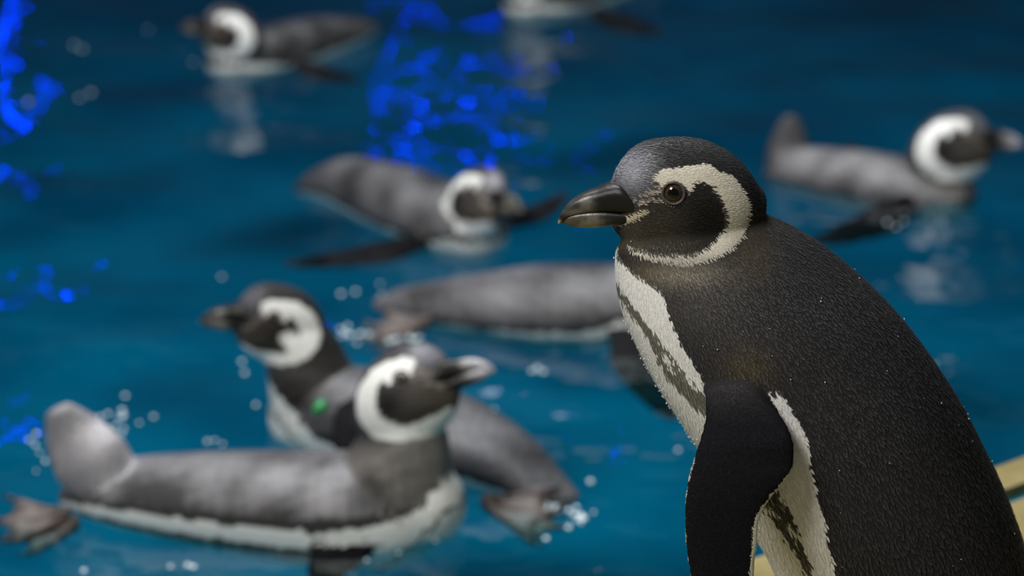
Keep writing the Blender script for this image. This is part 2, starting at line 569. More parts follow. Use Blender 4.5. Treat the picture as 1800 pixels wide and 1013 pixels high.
def eye_meshes():
    bm = bmesh.new()
    bmesh.ops.create_uvsphere(bm, u_segments=32, v_segments=20, radius=0.0080)
    me = bpy.data.meshes.new('eye'); bm.to_mesh(me); bm.free()
    me.materials.append(M['eye'])
    # lid: a soft ring round the local Y axis
    V, F, n, k = [], [], 40, 10
    for i in range(n):
        a = 2 * math.pi * i / n
        for j in range(k):
            b_ = 2 * math.pi * j / k
            rr = 0.0079 + 0.0011 * math.cos(b_) * (1 + 0.12 * math.sin(5 * a))
            V.append((rr * math.cos(a), 0.0016 * math.sin(b_), rr * math.sin(a)))
    for i in range(n):
        for j in range(k):
            F.append((i * k + j, i * k + (j + 1) % k, ((i + 1) % n) * k + (j + 1) % k, ((i + 1) % n) * k + j))
    lid = mesh_from('eyelid', V, F); lid.materials.append(M['eye_ring'])
    bm = bmesh.new()
    for i in range(15):
        a = math.radians(195 + i * 12)
        r = 0.0098
        mt = Matrix.Translation((r * math.cos(a), 0, r * math.sin(a)))
        bmesh.ops.create_icosphere(bm, subdivisions=1, radius=0.00062, matrix=mt)
    dots = bpy.data.meshes.new('eyelid_beads'); bm.to_mesh(dots); bm.free()
    dots.materials.append(M['pale_skin'])
    return me, lid, dots
ME_EYE, ME_LID, ME_DOTS = eye_meshes()
for m_ in (ME_UP, ME_LO, ME_UP2, ME_LO2, ME_EYE, ME_LID, ME_DOTS):
    m_.shade_smooth()

def head_frame(origin, fwd, up, scale=1.0):
    f = np.array(fwd, float); f /= np.linalg.norm(f)
    u = np.array(up, float); u -= f * np.dot(f, u); u /= np.linalg.norm(u)
    s = np.cross(u, f)                        # left side
    R = np.stack([f, s, u], 1)                # columns
    return np.array(origin, float), R, scale

def to_world(H, L):
    return H[0] + (np.asarray(L) * H[2]) @ H[1].T

def to_head(H, P):
    return ((np.asarray(P) - H[0]) @ H[1]) / H[2]

def hmat(H):
    m4 = Matrix.Identity(4)
    for i in range(3):
        for j in range(3):
            m4[i][j] = H[1][i, j] * H[2]
        m4[i][3] = H[0][i]
    return m4

def head_comp(H):
    c = Comp()
    c.V = to_world(H, HEAD.V); c.F = HEAD.F; c.kind = 'head'
    c.flow = HEAD.flow @ H[1].T
    c.C, c.A, c.B = to_world(H, HEAD.C), HEAD.A @ H[1].T, HEAD.B @ H[1].T
    c.s, c.ct = HEAD.s, HEAD.ct
    return c

def place(o, root, m4):
    o.parent = root
    o.matrix_parent_inverse = Matrix.Identity(4)
    o.matrix_basis = root_inv(root) @ m4

def root_inv(root):
    return Matrix.Translation(root.location).inverted()

def head_parts(root, H, fine=False, pale=False):
    m4 = hmat(H)
    for nm, me in (('upper_mandible', ME_UP2 if pale else ME_UP), ('lower_mandible', ME_LO2 if pale else ME_LO)):
        o = link(nm, me, smooth=False); place(o, root, m4)
    for sgn in (1, -1):
        n = EYE_N * np.array([1, sgn, 1]); c = EYE * np.array([1, sgn, 1])
        rot = Vector((0, 1, 0)).rotation_difference(Vector(n)).to_matrix().to_4x4()
        e4 = m4 @ Matrix.Translation(c - n * 0.0055) @ rot
        o = link('eye', ME_EYE, smooth=False); place(o, root, e4)
        l = link('eyelid', ME_LID, smooth=False)
        l.parent = o; l.matrix_basis = Matrix.Translation((0, 0.0052, 0))
        if fine:
            l2 = link('eyelid_beads', ME_DOTS, smooth=False)
            l2.parent = o; l2.matrix_basis = Matrix.Translation((0, 0.0047, 0))

def penguin_root(base, label, group=None):
    o = bpy.data.objects.new('penguin', None)
    COL.objects.link(o)
    o.empty_display_size = 0.05
    o.location = Vector(base)
    o['label'] = label
    o['category'] = 'penguin'
    if group: o['group'] = group
    return o

# webbed foot, toes along +X, sole at z = 0
def foot_mesh():
    V, F = [], []
    na, nr = 25, 8
    def top(u, r):
        ridge = sum(math.exp(-((u - c) / 0.11) ** 2) for c in (-0.86, 0.0, 0.86))
        return 0.0025 + 0.006 * ridge * (1 - 0.35 * r) + 0.010 * math.exp(-(r / 0.25) ** 2)
    for side in (1, 0):
        for i in range(na):
            u = -1 + 2 * i / (na - 1)
            a = u * math.radians(31)
            rim = 0.074 + 0.016 * max(math.exp(-((u - c) / 0.13) ** 2) for c in (-0.86, 0, 0.86)) - 0.008 * abs(u)
            for j in range(nr):
                r = j / (nr - 1)
                rr = 0.008 + rim * r
                edge = 0.25 if abs(u) == 1 or j == nr - 1 else 1
                V.append((rr * math.cos(a) - 0.01, rr * math.sin(a), top(u, r) * edge if side else 0.0))
    n = na * nr
    for i in range(na - 1):
        for j in range(nr - 1):
            a, b_, c, d_ = i * nr + j, i * nr + j + 1, (i + 1) * nr + j + 1, (i + 1) * nr + j
            F.append((a, b_, c, d_)); F.append((n + d_, n + c, n + b_, n + a))
    rim = [i * nr for i in range(na)] + [(na - 1) * nr + j for j in range(1, nr)] + [i * nr + nr - 1 for i in range(na - 2, -1, -1)] + [j for j in range(nr - 2, 0, -1)]
    for k in range(len(rim)):
        a, b_ = rim[k], rim[(k + 1) % len(rim)]
        F.append((a, n + a, n + b_, b_))
    me = mesh_from('foot', V, F)
    bm = bmesh.new(); bm.from_mesh(me); bmesh.ops.recalc_face_normals(bm, faces=bm.faces); bm.to_mesh(me); bm.free()
    me.materials.append(M['foot']); me.shade_smooth()
    c = loft([(np.array([0, 0, 0.004]), np.array([0, 0, .003]), np.array([0, .0028, 0])), (np.array([.009, 0, .004]), np.array([0, 0, .0022]), np.array([0, .002, 0])), (np.array([.017, 0, .0005]), np.array([0, 0, .0005]), np.array([0, .0005, 0]))], 8, 10)
    cl = mesh_from('claw', c.V, c.F); cl.materials.append(M['claw']); cl.shade_smooth()
    return me, cl
ME_FOOT, ME_CLAW = foot_mesh()

def foot(root, pos, direction, up=(0, 0, 1), scale=1.0):
    f = Vector(direction).normalized()
    u = Vector(up); u = (u - f * f.dot(u)).normalized()
    s = u.cross(f)
    m4 = Matrix(((f.x, s.x, u.x, pos[0]), (f.y, s.y, u.y, pos[1]), (f.z, s.z, u.z, pos[2]), (0, 0, 0, 1))) @ Matrix.Scale(scale, 4)
    o = link('foot', ME_FOOT, smooth=False); place(o, root, m4)
    for uu in (-0.86, 0, 0.86):
        a = uu * math.radians(31)
        r = 0.074 + 0.016 - 0.008 * abs(uu)
        c = link('claw', ME_CLAW, smooth=False)
        c.parent = o
        c.matrix_basis = Matrix.Translation((r * math.cos(a) - 0.006, r * math.sin(a), 0.0005)) @ Matrix.Rotation(a, 4, 'Z')

# ------------------------------------------------------------------ the standing penguin
def standing_penguin():
    pairs = [((1120, 396), (1290, 345), 2.2), ((1087, 432), (1338, 374), 3.0), ((1081, 467), (1384, 395), 3.7), ((1084, 507), (1440, 428), 4.7),
             ((1096, 555), (1500, 476), 5.8), ((1120, 610), (1560, 533), 6.8), ((1150, 667), (1612, 595), 7.5), ((1185, 722), (1656, 657), 8.1),
             ((1222, 778), (1696, 722), 8.5), ((1262, 842), (1731, 790), 8.8), ((1304, 907), (1760, 850), 9.0), ((1343, 969), (1786, 915), 9.0),
             ((1375, 1040), (1810, 990), 9.0), ((1405, 1110), (1830, 1070), 8.8), ((1450, 1190), (1850, 1150), 8.0), ((1520, 1270), (1866, 1235), 6.6),
             ((1630, 1325), (1885, 1300), 4.6), ((1750, 1365), (1905, 1350), 3.0), ((1860, 1400), (1925, 1394), 1.4)]
    secs = []
    for l, r, hw in pairs:
        a, b_ = at(*l, Y0), at(*r, Y0)
        secs.append(((a + b_) / 2, (b_ - a) / 2, np.array([0, -hw / 100, 0])))
    torso = loft(secs, 150, 84, 2.05, 'torso')
    H = head_frame(HO, (-1, 0, 0), (0, 0, 1), 1.0)
    head = head_comp(H)
    # flipper, traced leading and trailing edges
    fl = [((1252, 630), (1322, 630), 4.2, 5.0, .8), ((1242, 664), (1326, 664), 5.4, 6.5, .75), ((1239, 700), (1342, 696), 6.3, 7.5, .72), ((1239, 736), (1378, 738), 7.2, 8.5, .68),
          ((1229, 775), (1394, 773), 8.2, 9.4, .62), ((1218, 808), (1396, 812), 8.8, 9.8, .55), ((1209, 841), (1386, 838), 9.2, 10.1, .5), ((1203, 884), (1350, 884), 9.7, 10.2, .45),
          ((1203, 930), (1336, 915), 10.0, 10.3, .42), ((1206, 969), (1332, 955), 10.2, 10.4, .4), ((1213, 1013), (1327, 1005), 10.4, 10.5, .38),
          ((1224, 1070), (1322, 1065), 10.6, 10.6, .34), ((1240, 1130), (1312, 1125), 10.8, 10.8, .28), ((1262, 1175), (1296, 1172), 10.9, 10.9, .2)]
    secs, secs2 = [], []
    for l, r, yl, yr, th in fl:
        a, b_ = at(*l, Y0 - yl / 100), at(*r, Y0 - yr / 100)
        secs.append(((a + b_) / 2, (b_ - a) / 2, np.array([0, -th / 100, 0])))
    flip = loft(secs, 110, 72, 2.3, 'flipper')
    # right flipper: the mirror image, held a little further back
    flip2 = Comp(); flip2.__dict__.update(flip.__dict__)
    Mv = np.array([1, -1, 1])
    sh = lambda V: np.stack([V[:, 0] + np.clip((HO[2] - 0.11 - V[:, 2]) * 0.36, 0, 1), 2 * Y0 - V[:, 1], V[:, 2]], -1)
    flip2.V = sh(flip.V); flip2.C = sh(flip.C); flip2.A = flip.A * Mv; flip2.B = flip.B * Mv; flip2.flow = flip.flow * Mv
    flip2.F = [tuple(reversed(f)) for f in flip.F]
    # short legs
    legs = []
    for sy in (-1, 1):
        x0 = at(1590, 1270, Y0)
        g = np.array([x0[0] - 0.005, Y0 + sy * 0.042, ZL + 0.012])
        t_ = np.array([x0[0] + 0.01, Y0 + sy * 0.04, x0[2]])
        legs.append(loft([(t_, np.array([.034, 0, 0]), np.array([0, .032, 0])), ((t_ + g) / 2, np.array([.026, 0, 0]), np.array([0, .025, 0])), (g, np.array([.013, 0, 0]), np.array([0, .013, 0]))], 20, 20, 2, 'leg'))
    comps = [torso, head, flip, flip2] + legs
    me = unite('body', comps, 0.0019, 7)
    V, N = verts_of(me), normals_of(me)
    cid, idx = nearest(comps, V)
    allflow = np.vstack([c.flow for c in comps])
    allct = np.concatenate([c.ct for c in comps])
    alls = np.concatenate([c.s for c in comps])
    flow, ct, s = allflow[idx], allct[idx], alls[idx]

    WHITE_BODY = [(1086, 414), (1087, 451), (1109, 479), (1141, 500), (1164, 516), (1170, 538), (1179, 566), (1196, 605), (1216, 637), (1234, 664), (1260, 720),
                  (1300, 690), (1339, 690), (1372, 692), (1390, 721), (1407, 748), (1420, 775), (1422, 814), (1428, 845), (1436, 876), (1448, 915), (1453, 954), (1463, 992),
                  (1470, 1030), (1500, 1120), (1570, 1230), (1680, 1290), (1800, 1345), (1880, 1420), (800, 1500), (800, 414)]
    BAND = [(1070, 480), (1085, 496), (1109, 532), (1133, 564), (1157, 595), (1180, 624), (1200, 651), (1220, 671), (1236, 690), (1290, 770), (1340, 830), (1374, 870), (1391, 907), (1405, 942),
            (1417, 977), (1425, 998), (1440, 1060), (1425, 1060), (1409, 994), (1397, 969), (1382, 950), (1366, 926), (1352, 908), (1300, 840), (1262, 760), (1232, 729), (1208, 706), (1188, 681), (1168, 656), (1149, 618),
            (1129, 578), (1109, 551), (1091, 527), (1070, 500)]

    def colour(P, cid, ct, s, jit=0.0):
        Pn = P.copy()
        far = Pn[:, 1] > Y0
        Pn[far, 1] = 2 * Y0 - Pn[far, 1]
        Q = project(Pn)
        if jit:
            Q = Q + RNG.normal(0, jit, Q.shape)
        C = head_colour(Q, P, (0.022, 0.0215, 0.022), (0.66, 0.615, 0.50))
        C = mix(C, (0.026, 0.025, 0.026), np.clip((Q[:, 1] - 430) / 60, 0, 1)[:, None] * (cid == 0)[:, None])
        C = mix(C, (0.135, 0.108, 0.064), 0.9 * gauss(Q, 1190, 482, 85, 24))
        C = mix(C, (0.055, 0.044, 0.028), 0.8 * gauss(Q, 1320, 440, 40, 45))
        C = mix(C, (0.055, 0.05, 0.045), 0.6 * gauss(Q, 1230, 540, 80, 60))
        C = mix(C, (0.065, 0.05, 0.028), 0.8 * gauss(Q, 1310, 645, 45, 40))
        tor = (cid == 0) | (cid >= 4) | (cid == 1)
        wb = tor & inside(WHITE_BODY, Q) & ((Q[:, 1] > 470) | (Q[:, 0] < 1112))
        cheek = inside([(1060, 380), (1084, 410), (1096, 428), (1120, 442), (1160, 455), (1300, 440), (1300, 300), (1060, 300)], Q)
        wb &= ~cheek
        C[wb] = (0.72, 0.71, 0.69)
        bd = wb & inside(BAND, Q + RNG.normal(0, 2.0 * jit, Q.shape))
        n = smoothnoise(P, 70, 2)
        bd1 = bd & (n + RNG.normal(0, 0.14, len(P)) * (jit > 0) > 0.12)
        C[bd1] = (0.13, 0.125, 0.10)
        bd2 = bd & (Q[:, 0] > 1330) & (n > 0.25)
        C[bd2] = (0.05, 0.045, 0.035)
        # flippers: slate outer face, white trailing fringe, pale inner face
        for k, sg in ((2, -1), (3, 1)):
            f = cid == k
            inner = f & (((P[:, 1] - (Y0 + sg * 0.08)) * sg) < -0.1)
            C[f] = (0.009, 0.009, 0.011)
            blend = f & (s < 0.24)
            wgt = np.clip((s - 0.05) / 0.19, 0, 1)[:, None]
            base = mix(np.tile(np.array([0.03, 0.028, 0.03]), (len(P), 1)), (0.009, 0.009, 0.011), wgt)
            C[blend] = base[blend]
            C[f & (ct > np.interp(s, [.4, .5, .6, 1], [.97, .92, .84, .82])) & (s > 0.40)] = (0.70, 0.68, 0.56)
            C[f & (ct < -0.965) & (s > 0.36)] = (0.50, 0.48, 0.38)
        C[cid >= 4] = (0.5, 0.48, 0.44)
        return C
    # the fringe needs the position across the flipper: -1 leading edge .. +1 trailing edge
    Call = np.vstack([c.C for c in comps]); Aall = np.vstack([c.A for c in comps])
    def chord(P, idx):
        A = Aall[idx]
        return np.einsum('ij,ij->i', P - Call[idx], A) / np.einsum('ij,ij->i', A, A)
    ct = np.where((cid == 2) | (cid == 3), chord(V, idx), ct)
    set_col(me, colour(V, cid, ct, s))
    base = (at(1580, 1390, Y0)[0], Y0, ZL)
    root = penguin_root(base, 'black and white penguin standing upright on the tan pool ledge, dark flipper hanging')
    o = link('body', me, M['plumage']); place(o, root, Matrix.Identity(4))
    head_parts(root, H, True)
    for sy in (-1, 1):
        x0 = at(1590, 1270, Y0)[0]
        foot(root, (x0 - 0.012, Y0 + sy * 0.042, ZL + 0.0005), (-1, sy * 0.18, 0))

    # ---------------- plumage: small overlapping feathers lying along the body
    me.calc_loop_triangles()
    tri = np.empty(len(me.loop_triangles) * 3, dtype=np.int32)
    me.loop_triangles.foreach_get('vertices', tri); tri = tri.reshape(-1, 3)
    area_ = 0.5 * np.linalg.norm(np.cross(V[tri[:, 1]] - V[tri[:, 0]], V[tri[:, 2]] - V[tri[:, 0]]), axis=1)
    Qv = project(V)
    hd = np.linalg.norm((V - HO) * np.array([1, 0.6, 1]), axis=1)
    size = np.interp(hd, [0.0, 0.05, 0.09, 0.2, 0.3], [0.0027, 0.0031, 0.0042, 0.0058, 0.0064])
    size[(cid == 2) | (cid == 3)] = 0.0023
    # flow field: smooth blend of the components' axes
    fl_ = flow.copy()
    nb = np.zeros_like(fl_); cnt = np.zeros(len(V))
    for _ in range(6):
        nb[:] = 0; cnt[:] = 0
        for a, b_ in ((0, 1), (1, 2), (2, 0)):
            np.add.at(nb, tri[:, a], fl_[tri[:, b_]]); np.add.at(cnt, tri[:, a], 1)
        fl_ = nb / np.maximum(cnt, 1)[:, None]
    wgt = area_ / (size[tri].mean(1) ** 2 * 0.105)
    wgt[(cid[tri] >= 4).any(1)] *= 0.6
    tot = wgt.sum()
    n = 420000
    pick = RNG.choice(len(tri), n, p=wgt / tot)
    u = RNG.random((n, 2)); sw = u.sum(1) > 1; u[sw] = 1 - u[sw]
    bar = np.stack([1 - u.sum(1), u[:, 0], u[:, 1]], 1)
    # thin the candidates to an even, scale-like spacing
    P = (V[tri[pick]] * bar[:, :, None]).sum(1)
    rad = (size[tri[pick]] * bar).sum(1) * 0.36
    cell = 0.0012
    G = np.floor(P / cell).astype(int)
    grid, keep = {}, []
    Pl, Gl, Rl = P.tolist(), G.tolist(), rad.tolist()
    for i in range(n):
        x, y, z = Pl[i]; gx, gy, gz = Gl[i]; r = Rl[i]; k = int(r / cell) + 1; r2 = r * r
        ok = True
        for ax in range(gx - k, gx + k + 1):
            for ay in range(gy - k, gy + k + 1):
                for az in range(gz - k, gz + k + 1):
                    q = grid.get((ax, ay, az))
                    if q is not None and (q[0] - x) ** 2 + (q[1] - y) ** 2 + (q[2] - z) ** 2 < r2:
                        ok = False; break
                if not ok: break
            if not ok: break
        if ok:
            grid[(gx, gy, gz)] = Pl[i]; keep.append(i)
    keep = np.array(keep)
    pick, bar = pick[keep], bar[keep]
    n = len(keep)
    print('feathers', n)
    t3 = tri[pick]
    P = (V[t3] * bar[:, :, None]).sum(1)
    Nn = (N[t3] * bar[:, :, None]).sum(1); Nn /= np.linalg.norm(Nn, axis=1)[:, None]
    Fl = (fl_[t3] * bar[:, :, None]).sum(1)
    sz = (size[t3] * bar).sum(1) * RNG.uniform(0.8, 1.2, n)
    near_v = t3[np.arange(n), bar.argmax(1)]
    pc, pidx = cid[near_v], idx[near_v]
    pct = np.where((pc == 2) | (pc == 3), chord(P, pidx), ct[near_v])
    Cc = colour(P, pc, pct, s[near_v], jit=1.1)
    Fl = Fl + RNG.normal(0, 0.10, Fl.shape)
    Fl -= Nn * np.einsum('ij,ij->i', Fl, Nn)[:, None]
    Fl /= np.linalg.norm(Fl, axis=1)[:, None] + 1e-9
    Sd = np.cross(Nn, Fl)
    isflip = (pc == 2) | (pc == 3)
    sz = sz * np.where(isflip, 1.0, 1.25)
    hw = sz * np.where(isflip, 0.24, 0.115)
    pale = Cc.mean(1) > 0.3
    lift = np.where(isflip | pale, 0.05, 0.085) * sz
    p0 = P - Nn * 0.0002
    bri = RNG.lognormal(0, 0.16, n)
    bri = np.where(Cc.mean(1) > 0.3, np.clip(bri, 0.9, 1.06), bri)
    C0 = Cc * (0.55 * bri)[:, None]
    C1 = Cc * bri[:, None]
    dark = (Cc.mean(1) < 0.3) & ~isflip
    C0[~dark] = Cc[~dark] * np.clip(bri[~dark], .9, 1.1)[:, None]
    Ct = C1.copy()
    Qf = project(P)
    sil = (0.55 + 2.2 * gauss(Qf, 1370, 540, 150, 90) + 1.6 * gauss(Qf, 1530, 690, 110, 150))[dark]  # sheen on shoulder and back, painted as brighter feather tips
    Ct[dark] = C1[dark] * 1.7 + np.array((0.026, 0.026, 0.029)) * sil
    VV = np.stack([p0 - Sd * (hw * 0.6)[:, None], p0 + Sd * (hw * 0.6)[:, None],
                   p0 + Fl * (sz * 0.62)[:, None] + Sd * hw[:, None] + Nn * (lift * .75 + 0.0002)[:, None],
                   p0 + Fl * (sz * 0.62)[:, None] - Sd * hw[:, None] + Nn * (lift * .75 + 0.0002)[:, None],
                   p0 + Fl * sz[:, None] + Nn * (lift + 0.0002)[:, None]], 1).reshape(-1, 3)
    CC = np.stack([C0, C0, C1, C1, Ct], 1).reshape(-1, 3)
    fm = bpy.data.meshes.new('feathers')
    fm.vertices.add(n * 5)
    fm.vertices.foreach_set('co', VV.ravel().astype(np.float32))
    lp = np.array([0, 1, 2, 3, 3, 2, 4])[None, :] + 5 * np.arange(n)[:, None]
    fm.loops.add(n * 7)
    fm.loops.foreach_set('vertex_index', lp.ravel().astype(np.int32))
    fm.polygons.add(n * 2)
    st = np.stack([7 * np.arange(n), 7 * np.arange(n) + 4], 1)
    fm.polygons.foreach_set('loop_start', st.ravel().astype(np.int32))
    fm.update(calc_edges=True)
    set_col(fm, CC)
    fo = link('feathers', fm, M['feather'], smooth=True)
    place(fo, root, Matrix.Identity(4))
    fo['kind'] = 'stuff'

    # ---------------- beads of water on the back and breast
    cand = np.where((N[:, 1] < 0.25) & (cid == 0) & (Qv[:, 1] > 400) & (Qv[:, 1] < 1150))[0]
    ch = RNG.choice(cand, 80, replace=False)
    br = np.where((cid == 0) & (Qv[:, 1] > 560) & (Qv[:, 1] < 780) & (Qv[:, 0] < 1105 + (Qv[:, 1] - 560) * 0.58))[0]
    ch = np.concatenate([ch, RNG.choice(br, min(130, len(br)), replace=False)])
    bm = bmesh.new()
    for i in ch:
        r = random.uniform(0.0002, 0.00055)
        p = V[i] + N[i] * 0.0012
        mt = Matrix.Translation(p) @ Matrix.Diagonal((1, 1, random.uniform(1, 1.8), 1))
        bmesh.ops.create_icosphere(bm, subdivisions=1, radius=r, matrix=mt)
    dm = bpy.data.meshes.new('water_beads'); bm.to_mesh(dm); bm.free()
    do = link('water_beads', dm, M['drop']); place(do, root, Matrix.Identity(4))
    do['kind'] = 'stuff'
    do['label'] = 'tiny clear beads of water on the plumage'
standing_penguin()

# ------------------------------------------------------------------ the swimming penguins
def spine_loft(nodes, rows, ring, kind, side=None, power=2.0):
    """nodes: (px, py, Y, r_up cm, r_side cm); the loft's A axis points up / dorsal."""
    C = np.array([at(n[0], n[1], n[2]) for n in nodes])
    T = np.gradient(C, axis=0); T /= np.linalg.norm(T, axis=1)[:, None]
    secs = []
    for c, t, n in zip(C, T, nodes):
        if side is None:
            s = np.cross(t, (0, 0, 1.0)); s /= np.linalg.norm(s)
        else:
            s = np.array(side, float); s -= t * np.dot(s, t); s /= np.linalg.norm(s)
        u = np.cross(s, t)
        secs.append((c, u * n[3] / 100, s * n[4] / 100))
    return loft(secs, rows, ring, power, kind)

def flipper_comp(root_p, tip_p, chord_dir, width, thick=0.45, bend=0.0):
    r, t = np.array(root_p, float), np.array(tip_p, float)
    ax = t - r; L = np.linalg.norm(ax); ax /= L
    c = np.array(chord_dir, float); c -= ax * np.dot(c, ax); c /= np.linalg.norm(c)
    nrm = np.cross(ax, c)
    prof = [(0, .62, 1.9, 0), (.12, .78, 1.5, .02), (.28, 1.0, 1.15, .06), (.45, .92, .95, .05), (.62, .78, .85, .0), (.8, .6, .7, -.08), (.93, .38, .5, -.18), (1.0, .16, .3, -.26)]
    secs = []
    for f, wd, tk, sw in prof:
        secs.append((r + ax * L * f - c * sw * width / 100 * 1.2 + nrm * bend * math.sin(f * math.pi), c * wd * width / 200, nrm * tk * thick / 100))
    return loft(secs, 40, 28, 2.2, 'flipper')

def swimmer(label, torso, neck, H, tail=None, flippers=(), feet=(), dark=(0.085, 0.08, 0.082), head_dark=(0.045, 0.043, 0.044), th=(100, 117, 128), chest=72, bib=8.0, pale_bill=False, cheek_spot=False, neck_col=(0.115, 0.104, 0.092), seed=1, neck_side=None, rump_pale=0.0, voxel=0.0036):
    comps = [spine_loft(torso, 80, 48, 'torso')]
    comps.append(spine_loft(neck, 40, 40, 'neck', neck_side if neck_side is not None else H[1][:, 1]))
    comps.append(head_comp(H))
    if tail is not None:
        comps.append(spine_loft(tail, 40, 36, 'tail', (0, 1, 0.0)))
    for f in flippers:
        comps.append(flipper_comp(*f))
    me = unite('body', comps, voxel, 5)
    V = verts_of(me)
    cid, idx = nearest(comps, V)
    kinds = np.array([c.kind for c in comps])[cid]
    Ca = np.vstack([c.C for c in comps])[idx]
    Aa = np.vstack([c.A for c in comps])[idx]
    Ba = np.vstack([c.B for c in comps])[idx]
    s = np.concatenate([c.s for c in comps])[idx]
    D = V - Ca
    up = np.einsum('ij,ij->i', D, Aa) / np.einsum('ij,ij->i', Aa, Aa)
    lat = np.abs(np.einsum('ij,ij->i', D, Ba) / np.einsum('ij,ij->i', Ba, Ba))
    ang = np.degrees(np.arctan2(lat, up))
    n1 = smoothnoise(V, 9, seed)
    n2 = smoothnoise(V, 45, seed + 5)
    wet = np.clip(0.78 + 0.85 * (n1 - 0.42) + 0.3 * (n2 - 0.5), 0.35, 1.8)[:, None]
    C = np.tile(np.array(dark), (len(V), 1)) * wet
    tor = kinds == 'torso'
    sh = np.interp(s, [0, .72, 1.0], [0, 0, 1]) * (th[0] - chest)
    wob = 4 * (n2 - 0.5)
    a1 = th[0] - sh + wob; a2 = th[1] - sh + wob; a3 = th[2] - sh + wob
    white = np.array((0.70, 0.70, 0.66))
    C[tor & (ang > a1) & (ang < a2)] = white
    m_ = tor & (ang >= a2) & (ang < a3)
    C[m_] = (0.09, 0.085, 0.06)
    C[tor & (ang >= a3)] = white * 0.95
    low = tor & (ang > a1 - 12) & (ang < a1)
    C[low] = np.array((0.03, 0.03, 0.027))
    # head and neck carry the face pattern in the head's own frame
    hn = (kinds == 'head') | (kinds == 'neck')
    L = to_head(H, V)
    Q = head_to_px(L)
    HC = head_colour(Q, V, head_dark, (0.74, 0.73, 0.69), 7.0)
    if cheek_spot:
        HC[inside([(1208, 380), (1232, 368), (1280, 380), (1276, 418), (1240, 424), (1214, 404)], Q)] = (0.7, 0.69, 0.66)
    near = hn & (L[:, 2] > -0.056)
    C[near] = HC[near]
    nk = hn & ~near
    C[nk] = (np.array(neck_col) * wet[nk])
    nd = near & (kinds == 'neck') & (HC.mean(1) < 0.3)
    wn = np.clip((-L[:, 2] - 0.01) / 0.035, 0, 1)[:, None]
    NC = HC * (1 - wn) + np.array(neck_col) * wet * wn
    C[nd] = NC[nd]
    if rump_pale:
        tl = kinds == 'tail'
        C[tl] = np.array((0.19, 0.18, 0.19))[None, :] * np.clip(wet[tl], .7, 1.3) * rump_pale
    # white breast below the dark neck: its edge drops towards the back
    fh = H[1][:, 0] * np.array([1, 1, 0]); fh /= np.linalg.norm(fh)
    dv = V - H[0]
    fcoord = np.clip((dv @ fh) / 0.05, -2.5, 1.0)
    drop = -dv[:, 2] * 100 + 1.2 * (n2 - 0.5)
    line = bib + 5.0 * (1 - fcoord)
    br = ((kinds == 'neck') | tor) & (drop > line) & (fcoord > -2.4)
    C[br] = white
    C[br & (drop > line + 3.2) & (drop < line + 4.0)] = (0.11, 0.105, 0.08)
    fp = kinds == 'flipper'
    C[fp] = np.array((0.009, 0.009, 0.010)) * wet[fp]
    set_col(me, C)
    b0 = at(torso[len(torso) // 2][0], torso[len(torso) // 2][1], torso[len(torso) // 2][2])
    root = penguin_root((b0[0], b0[1], 0), label, 'penguins swimming in the pool')
    o = link('body', me, M['wet_plumage']); place(o, root, Matrix.Identity(4))
    head_parts(root, H, pale=pale_bill)
    for p, d_, u_, sc in feet:
        foot(root, p, d_, u_, sc)
    return root

def hframe(px, py, Y, yaw, pitch, scale, roll=0.0):
    """yaw: degrees, 0 = facing image right, 180 = left, -90 = to the camera."""
    y, p = math.radians(yaw), math.radians(pitch)
    f = np.array([math.cos(y) * math.cos(p), math.sin(y) * math.cos(p), math.sin(p)])
    u = np.array([-math.cos(y) * math.sin(p), -math.sin(y) * math.sin(p), math.cos(p)])
    s = np.cross(u, f)
    r = math.radians(roll)
    u = u * math.cos(r) + s * math.sin(r)
    return head_frame(at(px, py, Y), f, u, scale)

# A: nearest swimmer, tail cocked up, bill raised
swimmer('penguin swimming in front of the green-banded one, tail cocked up and bill raised',
        [(128, 872, 3.07, 1.6, 2.5), (180, 866, 3.06, 3.3, 4.6), (260, 870, 3.05, 4.4, 6.0), (360, 878, 3.03, 5.3, 7.0), (480, 888, 3.01, 6.1, 7.6), (600, 898, 2.99, 6.8, 7.6), (690, 898, 2.98, 6.6, 7.0), (752, 886, 2.97, 4.8, 5.2)],
        [(690, 880, 2.98, 7.0, 6.4), (703, 820, 2.98, 6.2, 5.4), (713, 765, 2.98, 5.0, 4.4), (714, 700, 2.98, 3.6, 3.2)],
        hframe(714, 697, 2.98, -6, 29, 1.14, 22),
        tail=[(200, 852, 3.05, 3.6, 3.6), (160, 810, 3.05, 4.6, 2.6), (128, 762, 3.06, 3.6, 1.5), (104, 722, 3.06, 1.9, .7)],
        flippers=[(at(640, 930, 2.93), atz(530, 1040, -0.035), (1, 0.2, 0.3), 6.5)],
        feet=[(atz(120, 915, -0.004), (-1, -0.10, 0.02), (0, -0.3, 0.95), 0.95), (atz(135, 928, -0.012), (-1, -0.35, -0.02), (0.1, -0.25, 0.95), 0.9)],
        dark=(0.11, 0.105, 0.11), th=(86, 106, 122), chest=76, neck_col=(0.15, 0.136, 0.122), seed=11, rump_pale=1.5, bib=8.2, pale_bill=True)

